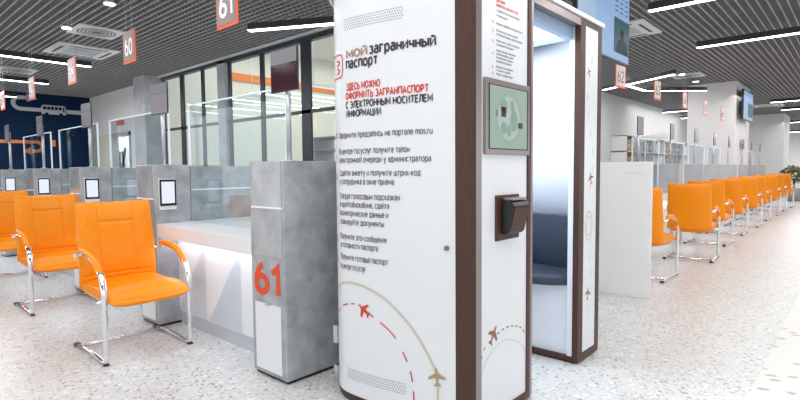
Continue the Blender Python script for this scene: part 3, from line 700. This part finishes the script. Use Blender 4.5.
def ccw(P):
    a = sum(P[i][0]*P[(i+1) % len(P)][1]-P[(i+1) % len(P)][0]*P[i][1] for i in range(len(P)))
    return P if a > 0 else P[::-1]
# base ring under the nose parts (brown) - front module and rear module; recessed black feet
fr_poly = ccw([(1.985, 1.322)]+[(x+.004, y) for x, y in front]+[(2.527, 2.285), (2.527, 1.322)])
re_poly = ccw([(3.455, 1.322)]+[(x-.004, y) for x, y in rear]+[(3.135, 2.285), (3.135, 1.322)])
obj('base', MB().prism(fr_poly, .012, .045), 'brown', B); obj('base', MB().prism(re_poly, .012, .045), 'brown', B)
def shrink(P, k=.97):
    mx = sum(x for x, _ in P)/len(P); my = sum(y for _, y in P)/len(P); return [(mx+(x-mx)*k, my+(y-my)*k) for x, y in P]
obj('foot', MB().prism(shrink(fr_poly), 0, .012), 'black', B); obj('foot', MB().prism(shrink(re_poly), 0, .012), 'black', B)
# roof slab with overhang
roof_pts = ccw([(cx+(x-cx)*1.025, cy+(y-cy)*1.035) for x, y in ([(1.96, 1.318)]+front+rear[::-1]+[(3.48, 1.318)])])
obj('roof', MB().prism(roof_pts, TOP+.006, TOP+.036), 'white', B, .006)
obj('roof_trim', MB().prism(ccw([(cx+(x-cx)*1.004, cy+(y-cy)*1.006) for x, y in ([(1.965, 1.318)]+front+rear[::-1]+[(3.475, 1.318)])]), TOP, TOP+.0055), 'brown', B)
# frames on the door side (plane v = 1.315)
y0 = 1.315
obj('corner_pillar', MB().prism(ccw([(1.966, 1.418), (1.970, 1.332), (1.985, 1.316), (2.0, 1.345), (2.0, 1.418)]), .014, TOP), 'brown', B)
obj('pillar_edge_highlight', MB().prism(ccw([(1.9862, 1.3155), (2.026, 1.311), (2.026, 1.34), (2.001, 1.34)]), .014, TOP), 'bronze', B)  # paler bronze paints in the highlight along the pillar edge
obj('door_pillar', MB().prism(ccw([(2.467, 1.311), (2.500, 1.311), (2.500, 1.38), (2.467, 1.38)]), .014, TOP), 'brown', B)
obj('pillar_edge_highlight', MB().prism(ccw([(2.5005, 1.311), (2.527, 1.313), (2.527, 1.38), (2.5005, 1.38)]), .014, TOP), 'bronze', B)  # paler bronze again stands in for a reflected highlight
obj('side_panel', MB().box((2.0265, 1.318, .045), (2.4665, 1.335, TOP)), 'booth', B)
obj('bottom_rail', MB().box((2.0265, 1.311, .014), (2.4665, 1.3175, .050)), 'brown', B)
obj('compartment_wall', MB().box((2.505, 1.381, .045), (2.527, 2.268, TOP)), 'cool', B)
# rear module frame
obj('rear_pillar', MB().prism(ccw([(3.130, 1.311), (3.150, 1.311), (3.150, 1.348), (3.130, 1.348)]), .014, TOP), 'brown', B)
obj('rear_frame', MB().box((3.1505, 1.311, .014), (3.205, 1.335, TOP)).box((3.205, 1.311, .014), (3.415, 1.335, .06)).box((3.205, 1.311, TOP-.028), (3.415, 1.335, TOP)).box((3.415, 1.311, .014), (3.470, 1.335, TOP)), 'brown', B)
obj('rear_corner', MB().prism(ccw([(3.4705, 1.311), (3.476, 1.33), (3.472, 1.418), (3.44, 1.418), (3.44, 1.336), (3.4705, 1.336)]), .014, TOP), 'brown', B)
rsp = obj('rear_side_panel', MB().box((3.206, 1.3145, .061), (3.414, 1.325, TOP-.029)), 'booth', B)
obj('lintel', MB().box((2.5275, 1.311, TOP-.045), (3.1295, 1.36, TOP)), 'bronze', B)
obj('lintel_trim', MB().box((2.5275, 1.3605, TOP-.12), (3.1295, 1.40, TOP)), 'shade', B)
obj('jamb_strip', MB().box((3.136, 1.349, .045), (3.155, 1.385, TOP)), 'cool', B)
# interior of the seat end
inner_rear = [(x-.03, y) for x, y in [(5.44-p.x, 1.41+(p.y-1.41)*.93) for p in D]]
il = obj('inner_lining', strip(MB(), [(3.345, 1.389)]+inner_rear, .5, TOP, thick=.01, inward=-1), 'cool', B)
obj('inner_lining', MB().box((2.53, 2.22, .045), (3.30, 2.268, TOP)), 'cool', B)
obj('inner_ceiling', MB().box((2.53, 1.40, TOP-.03), (3.50, 2.22, TOP-.001)), 'cool', B)
obj('ceiling_light', MB().box((2.6, 1.55, TOP-.036), (3.3, 2.1, TOP-.031)), 'booth_light', B)
obj('seat_base', MB().box((3.156, 1.386, .02), (3.19, 2.218, .495)), 'cool', B)
seat_poly = [(3.12, 1.42)]+[(3.10, 1.6), (3.09, 1.8), (3.10, 2.0), (3.12, 2.2)]
sp2 = [(a, b) for a, b in seat_poly]+[(x-.012, y) for x, y in inner_rear[::-6]]
sc_ = obj('seat_cushion', MB().prism(ccw([(3.152, 1.388), (3.10, 1.43), (3.055, 1.52), (3.03, 1.65), (3.025, 1.8), (3.03, 2.0), (3.10, 2.2), (3.30, 2.2), (3.42, 2.12), (3.46, 2.0), (3.47, 1.7), (3.43, 1.50), (3.38, 1.388)]), .497, .562), 'navyseat', B, .018)
br_pts = [(3.44+.045*math.sin(math.pi*f), 1.43+.72*f) for f in [k/16 for k in range(17)]]
br_pts = [(3.34, 1.388)]+[(3.36+.12*math.sin(math.pi*min(1, .12+f*.5)), 1.40+.74*f) for f in [k/16 for k in range(17)]]
bk = MB(); strip(bk, br_pts, .56, .93, thick=.04, inward=-1)
bko = obj('seat_backrest', bk, 'navyseat', B)
em = bko.modifiers.new('bevel', 'BEVEL'); em.width = .01; em.segments = 2; em.limit_method = 'ANGLE'; em.angle_limit = R(50)
sm_ = MB()
for k in (5, 11):
    x, y = br_pts[k]; sm_.box((x-.004, y-.004, .52), (x+.001, y+.004, .918))
obj('backrest_seam', sm_, 'dark', bko)
# service bits on the back
obj('panel_hinge', MB().box((1.893, 2.19, .27), (1.905, 2.222, .37)).box((1.893, 2.19, .10), (1.905, 2.222, .14)), 'steel', B)

# print on the curved front
def ctext(mb, body, s0, s1, z, cap, bold=0., off=.0025):
    vs, fs = text2d(body, bold); mb.add([surf(s0-(s0-s1)*x, z+y*cap/CAP, off+.0003*l) for x, y, l in vs], fs); return mb
def cline(mb, pts, w, a=0., b=1.):
    P = [tuple(q) for q in spline([(x, y, 0) for x, y in pts], 10)]
    L_ = [0.]
    for i in range(len(P)-1): L_.append(L_[-1]+math.hypot(P[i+1][0]-P[i][0], P[i+1][1]-P[i][1]))
    T = L_[-1]; N_ = max(2, int((b-a)*T/.008)); out = []
    for k in range(N_+1):
        d = (a+(b-a)*k/N_)*T; i = 0
        while i < len(L_)-2 and L_[i+1] < d: i += 1
        f = (d-L_[i])/(L_[i+1]-L_[i]); x = P[i][0]+(P[i+1][0]-P[i][0])*f; y = P[i][1]+(P[i+1][1]-P[i][1])*f
        tx, ty = P[i+1][0]-P[i][0], P[i+1][1]-P[i][1]; q = math.hypot(tx, ty); out.append((x, y, -ty/q*w/2, tx/q*w/2))
    return out
def cribbon(mb, fnp, pts, w, a=0., b=1.):
    o = cline(mb, pts, w, a, b); vs = []
    for x, y, nx, ny in o: vs += [fnp(x+nx, y+ny), fnp(x-nx, y-ny)]
    mb.add(vs, [(2*i, 2*i+1, 2*i+3, 2*i+2) for i in range(len(o)-1)])
PLANE = [(0, 1), (.10, .80), (.12, .40), (.90, -.05), (.92, -.28), (.12, -.08), (.09, -.62), (.36, -.82), (.36, -.98), (0, -.86), (-.36, -.98), (-.36, -.82), (-.09, -.62), (-.12, -.08), (-.92, -.28), (-.90, -.05), (-.12, .40), (-.10, .80)]
def plane_icon(mb, fnp, x, y, r, ang):
    ca, sa = math.cos(ang), math.sin(ang)
    q = [(x+r*(a*ca-b*sa), y+r*(a*sa+b*ca)) for a, b in PLANE]
    for idx in [(0, 1, 2, 16, 17), (2, 5, 13, 16), (2, 3, 4, 5), (13, 14, 15, 16), (5, 6, 12, 13), (6, 7, 8, 9, 10, 11, 12)]:
        mb.add([fnp(*q[i]) for i in idx], [tuple(range(len(idx)))])
cf = lambda s, z: surf(s, z, .003)
obj('title_word', ctext(MB(), 'мой', .622, .482, 1.832, .046, .010), 'tan', B)
mb = ctext(MB(), 'заграничный', .462, .102, 1.832, .046, .020); ctext(mb, 'паспорт', .627, .416, 1.778, .046, .020)
obj('title', mb, 'ink', B)
mb = ctext(MB(), 'ЗДЕСЬ МОЖНО', .628, .402, 1.667, .032, .022); ctext(mb, 'ОФОРМИТЬ ЗАГРАНПАСПОРТ', .634, .137, 1.620, .032, .022)
obj('red_heading', mb, 'red', B)
mb = ctext(MB(), 'С ЭЛЕКТРОННЫМ НОСИТЕЛЕМ', .634, .118, 1.573, .032, .022); ctext(mb, 'ИНФОРМАЦИИ', .631, .398, 1.528, .032, .022)
obj('dark_heading', mb, 'ink', B)
for block in [[('Оформите предзапись на портале mos.ru', .119, 1.421)], [('В центре госуслуг получите талон', .238, 1.337), ('электронной очереди у администратора', .127, 1.291)],
              [('Сдайте анкету и получите штрих-код', .18, 1.223), ('у сотрудника в окне приема', .326, 1.178)],
              [('Следуя голосовым подсказкам', .293, 1.101), ('в криптобиокабине, сдайте', .353, 1.057), ('биометрические данные и', .36, 1.011), ('сканируйте документы', .387, .965)],
              [('Получите это-сообщение', .372, .885), ('о готовности паспорта', .426, .839)], [('Получите готовый паспорт', .365, .774), ('в центре госуслуг', .506, .724)]]:
    mb = MB()
    for body, s1, z in block: ctext(mb, body, .705, s1, z, .028, .012)
    obj('instruction_text', mb, 'greyink', B)
mb = MB()
for n_, z in [('1', 1.421), ('2', 1.30), ('3', 1.20), ('4', 1.03), ('5', .862), ('6', .752)]: ctext(mb, n_, .760, .742, z, .030, .01)
obj('step_numbers', mb, 'red', B)
mb = MB(); cribbon(mb, cf, [(.69, 1.86), (.665, 1.85), (.66, 1.80), (.665, 1.75), (.69, 1.74)], .007); cribbon(mb, cf, [(.69, 1.86), (.78, 1.86)], .007); cribbon(mb, cf, [(.69, 1.74), (.78, 1.74)], .007)
cribbon(mb, cf, [(.715, 1.83), (.685, 1.82), (.715, 1.80)], .009); cribbon(mb, cf, [(.715, 1.79), (.685, 1.775), (.715, 1.76)], .009)
obj('emblem', mb, 'red', B)
GOLD = [(.80, .560), (.715, .63), (.625, .653), (.514, .644), (.386, .599), (.27, .512), (.189, .418), (.127, .312), (.102, .241), (.098, .132), (.11, .047)]
RED = [(.78, .44), (.721, .495), (.654, .531), (.566, .541), (.45, .491), (.346, .43), (.288, .353), (.244, .259), (.228, .186), (.223, .11), (.23, .047)]
mb = MB(); cribbon(mb, cf, GOLD, .010); obj('sand_arc', mb, 'gold', B)
mb = MB()
for a, b in [(.03, .09), (.13, .19), (.215, .245), (.33, .40), (.45, .58), (.66, .72), (.77, .83), (.88, .94)]: cribbon(mb, cf, RED, .0065, a, b)
obj('red_dashes', mb, 'red', B)
mb = MB(); plane_icon(mb, lambda s, z: surf(-s, z, .004), -.523, .522, .047, R(-125+180)); obj('red_airplane', mb, 'red', B)
mb = MB(); plane_icon(mb, lambda s, z: surf(-s, z, .004), -.102, .246, .048, R(4)); obj('tan_airplane', mb, 'goldp', B)
def dots(s0, s1, z0, n, rows, dz):
    mb = MB()
    for j in range(rows):
        for i in range(n):
            s = s0+(s1-s0)*(i+.5*(j % 2))/n; c_ = surf(s, z0+dz*j, .002); c2_ = surf(s+.004, z0+dz*j, .002); ex = (c2_-c_).normalized()
            mb.disc(c_, .0030, ex, (0, 0, 1), 6)
    return mb
obj('speaker_perforation', dots(.64, .262, 1.978, 27, 5, .0125), 'dot', B)
obj('lower_perforation', dots(.655, .262, .132, 28, 5, .0125), 'dot', B)
lk = surf(.05, .878, 0); obj('lock', MB().tube([lk, lk+Vector((-.010, -.003, 0))], .012, side=(0, 1, 0), n=14), 'greyink', B)

# print and equipment on the flat side panel (plane v = 1.315), coordinates are (u, z)
fl = lambda x, z: Vector((x, 1.3165, z))
mb = MB()
for body, u0_, u1_, z, cap, bo in [('ЗДЕСЬ МОЖНО', 2.16, 2.24, 2.045, .012, .02), ('ОФОРМИТЬ ЗАГРАНПАСПОРТ', 2.16, 2.37, 2.022, .012, .02)]:
    text_flat(mb, body, (u0_, 1.3165, z), X, Z, u1_-u0_, cap, bo)
obj('side_red_text', mb, 'red', B)
mb = MB()
text_flat(mb, 'мой заграничный', (2.16, 1.3165, 2.12), X, Z, .24, .022, .02); text_flat(mb, 'паспорт', (2.16, 1.3165, 2.09), X, Z, .11, .022, .02)
obj('side_title', mb, 'ink', B)
for block in [[('С ЭЛЕКТРОННЫМ НОСИТЕЛЕМ', .22, 1.998), ('ИНФОРМАЦИИ', .10, 1.975)], [('Оформите предзапись на портале mos.ru', .25, 1.938)], [('В центре госуслуг получите талон', .20, 1.905), ('электронной очереди у администратора', .245, 1.887)],
              [('Сдайте анкету и получите штрих-код', .22, 1.858), ('у сотрудника в окне приема', .16, 1.840)], [('Следуя голосовым подсказкам', .18, 1.812), ('в криптобиокабине, сдайте', .16, 1.795), ('биометрические данные и', .16, 1.778), ('сканируйте документы', .14, 1.761)],
              [('Получите это-сообщение', .155, 1.735), ('о готовности паспорта', .13, 1.718)], [('Получите готовый паспорт', .155, 1.700)]]:
    mb = MB()
    for body, w_, z in block: text_flat(mb, body, (2.162, 1.3165, z), X, Z, w_, .0095, .012)
    obj('side_text', mb, 'greyink', B)
mb = MB()
for n_, z in [('1', 1.938), ('2', 1.895), ('3', 1.85), ('4', 1.79), ('5', 1.727), ('6', 1.70)]: text_flat(mb, n_, (2.125, 1.3165, z), X, Z, .008, .012, .01)
obj('side_step_numbers', mb, 'greyink', B)
mb = MB(); cribbon(mb, fl, [(2.03, .20), (2.036, .274), (2.079, .334), (2.161, .376), (2.247, .387), (2.316, .374), (2.40, .334), (2.464, .273)], .0035); obj('side_arc', mb, 'hairline', B)
mb = MB(); SD = [(2.03, .345), (2.07, .405), (2.198, .442), (2.266, .449), (2.347, .438), (2.421, .407), (2.462, .362)]
for k in range(11):
    if k in (2, 3): continue
    cribbon(mb, fl, SD, .006, k/11, k/11+.045)
obj('side_dashes', mb, 'ink', B)
mb = MB(); plane_icon(mb, lambda x, z: Vector((x, 1.3155, z)), 2.138, .442, .052, R(-35)); obj('brown_airplane', mb, 'copper', B)
# rear panel print
f2 = lambda x, z: Vector((x, 1.3135, z))
mb = MB()
plane_icon(mb, f2, 3.317, 1.187, .045, R(20)); plane_icon(mb, f2, 3.292, .435, .045, R(-10)); plane_icon(mb, f2, 3.27, 1.86, .03, R(30))
obj('rear_airplane', mb, 'copper', B)
mb = MB()
for r_ in (.058, .040): cribbon(mb, f2, [(3.295+r_*math.cos(R(a)), .877+1.6*r_*math.sin(R(a))) for a in range(0, 361, 30)], .003)
for k in range(16):
    z = .30+k*.115; x = 3.30+.05*math.sin(k*.9)
    if abs(z-.877) > .14: cribbon(mb, f2, [(x, z), (x+.02*math.cos(k*.9), z+.05)], .003)
obj('rear_dashes', mb, 'copper', B)
# touch screen
sf = obj('screen_surround', MB().box((2.046, 1.300, 1.320), (2.464, 1.3175, 1.675)), 'bronze', B, .003)
obj('screen_bezel', MB().box((2.070, 1.2975, 1.345), (2.442, 1.2995, 1.648)), 'black', sf)
dp = obj('display', MB().box((2.074, 1.2955, 1.350), (2.425, 1.2972, 1.643)), 'green', sf)
gx, gz, gy = 2.245, 1.497, 1.2948
mb = MB(); mb.disc((gx, gy, gz), .105, X, Z, 32); obj('globe', mb, 'greenlt', sf)
mb = MB()
for (cx_, cz_, rx, rz_) in [(-.05, .05, .035, .04), (.03, .06, .02, .03), (.045, -.01, .035, .055), (-.05, -.05, .03, .03), (.0, -.06, .02, .03)]:
    mb.disc((gx+cx_, gy-.0006, gz+cz_), 1, (rx, 0, 0), (0, 0, rz_), 14)
obj('continents', mb, 'greendk', sf)
mb = MB()
for k in range(2): cribbon(mb, lambda x, z: Vector((x, gy-.0008, z)), [(gx+.118*math.cos(R(a)), gz+.118*math.sin(R(a))) for a in range(0, 361, 20)], .003)
text_flat(mb, 'мой паспорт', (2.15, gy, 1.622), X, Z, .16, .008)
obj('display_caption', mb, 'greendk', sf)
obj('flag_button', MB().box((2.17, gy-.002, 1.50), (2.212, gy-.001, 1.548)), 'maroon', sf)
obj('flag_button', MB().box((2.33, gy-.002, 1.452), (2.375, gy-.001, 1.480)), 'navyseat', sf)
obj('flag_button', MB().box((2.12, gy-.002, 1.50), (2.135, gy-.001, 1.53)), 'greyink', sf)
# document scanner
pl_ = obj('reader_plate', MB().box((2.151, 1.306, .900), (2.370, 1.3175, 1.123)), 'brown', B, .003)
sc = MB()
prof = [(1.305, .935), (1.305, 1.095), (1.280, 1.100), (1.245, 1.090), (1.232, 1.072), (1.262, .945), (1.275, .930)]
n_ = len(prof)
sc.add([(2.19, y, z) for y, z in prof]+[(2.345, y, z) for y, z in prof], [tuple(range(n_)), tuple(range(2*n_-1, n_-1, -1))]+[(i, n_+i, n_+(i+1) % n_, (i+1) % n_) for i in range(n_)])
so = obj('document_reader', sc, 'black', B, .004)
obj('reader_front', MB().add([(2.198, 1.2325, 1.062), (2.337, 1.2325, 1.062), (2.337, 1.2570, .958), (2.198, 1.2570, .958)], [(0, 1, 2, 3)]), 'brown', so)
obj('reader_lid', MB().box((2.20, 1.245, 1.0975), (2.335, 1.30, 1.110)), 'bronze', so, .003)

# ------------------------------------------------------------------ plants at the far end
for k, (u, v) in enumerate([(23.5, 1.85), (24.8, 1.30), (26.0, .6)]):
    t = thing('potted_plant', (u, v, 0), ['bushy potted plant with red flowers beside the far white column', 'bushy potted plant with red flowers, middle one of the far group', 'bushy potted plant with red flowers nearest the right edge'][k], 'plant', 'potted plants at the far end')
    obj('planter', MB().cyl((u, v, 0), .22, .45, 20, .27), 'pot', t)
    lf = MB(); fw = MB(); rr = random.Random(k)
    for i in range(420):
        a = rr.random()*6.28; e = math.acos(rr.uniform(-.5, 1)); r0 = rr.uniform(.25, .50)
        c_ = Vector((u+r0*math.sin(e)*math.cos(a), v+r0*math.sin(e)*math.sin(a), .85+r0*math.cos(e)*.9))
        d1 = Vector((rr.uniform(-1, 1), rr.uniform(-1, 1), rr.uniform(-.6, .6))).normalized(); d2 = d1.orthogonal().normalized()
        tgt = fw if i % 4 == 0 else lf; s_ = .055 if i % 4 == 0 else .085
        tgt.add([c_-d1*s_, c_+d2*s_*.4, c_+d1*s_, c_-d2*s_*.4], [(0, 1, 2, 3)])
    obj('foliage', lf, 'leaf', t); tag(obj('flower_heads', fw, 'flower', t), kind='stuff')
    obj('stem', MB().cyl((u, v, .4), .03, .4, 8), 'soil', t)

# ------------------------------------------------------------------ light
def area(name, loc, sx, sy, power, col=(1, 1, 1), rot=(0, 0, 0)):
    l = bpy.data.lights.new(name, 'AREA'); l.shape = 'RECTANGLE'; l.size = sx; l.size_y = sy; l.energy = power; l.color = col
    o = bpy.data.objects.new(name, l); COL.objects.link(o); o.location = loc; o.rotation_euler = rot; return o
area('fill_wash', (1.5, 1.0, 3.3), 5, 3, 110)  # area fills added without fixtures to brighten the hall
for vv in (3.6, 5.6, 7.6): area('fill_strip', (.4, vv, 3.12), 4.5, .10, 34, (.95, .975, 1))  # added strips without fixtures, narrowed so they reflect as thin lines
for vv in (10.9, 12.2, 14.0): area('fill_strip', (1.6, vv, 3.12), 4, .10, 62)
for uu in (5.6, 7.9, 10.4): area('fill_strip', (uu, .3, 3.12), .10, 3.4, 32, (1, .985, .97))
area('fill_wash', (14.0, 1.0, 3.05), 6, 3, 95, (1, .985, .97))
area('fill_wash', (22.0, 1.0, 3.05), 8, 3, 120, (1, .985, .97))
area('fill_wash', (33.5, 1.0, 3.05), 9, 4, 420, (1, .985, .97))  # fill added to lift the far end wall
area('fill_wash', (2.2, -1.8, 3.2), 3, 2, 90, (1, .99, .98), (0, R(-50), 0))  # unseen tilted fill, added to brighten the divider panel
area('counter_wash', (12.0, 4.2, 3.3), 6, 1.5, 45)
area('counter_wash', (20.0, 4.6, 3.3), 6, 1.5, 50)
area('office_wash', (8.5, 9.0, 4.4), 5, 5, 165, (1, 1, .95))
area('lobby_wash', (5.75, 16.5, 3.2), .6, 4, 80)
area('booth_wash', (2.95, 1.85, 2.10), .5, .5, 11, (.86, .91, 1))

w = bpy.data.worlds.new('World'); bpy.context.scene.world = w; w.use_nodes = True
nt = w.node_tree; bg = nt.nodes['Background']
bg.inputs['Color'].default_value = (.93, .96, 1, 1); bg.inputs['Strength'].default_value = 1.35

# ------------------------------------------------------------------ camera
cam = bpy.data.cameras.new('Camera'); co = bpy.data.objects.new('Camera', cam); COL.objects.link(co)
cam.sensor_fit = 'HORIZONTAL'; cam.sensor_width = 36; cam.lens = 514.7/800*36; cam.clip_start = .05; cam.clip_end = 200
yaw, pitch, roll = R(41.94), R(-3.34), R(-.503)
fw_ = Vector((math.cos(yaw)*math.cos(pitch), math.sin(yaw)*math.cos(pitch), math.sin(pitch))); rt = Vector((math.sin(yaw), -math.cos(yaw), 0)); up = rt.cross(fw_)
r2 = rt*math.cos(roll)+up*math.sin(roll); u2 = -rt*math.sin(roll)+up*math.cos(roll)
mtx = Matrix((r2, u2, -fw_)).transposed().to_4x4(); mtx.translation = Vector((0, 0, 1.25)); co.matrix_world = mtx
bpy.context.scene.camera = co
sc_ = bpy.context.scene
sc_.view_settings.view_transform = 'Standard'; sc_.view_settings.look = 'None'; sc_.view_settings.exposure = .12; sc_.view_settings.gamma = 1.
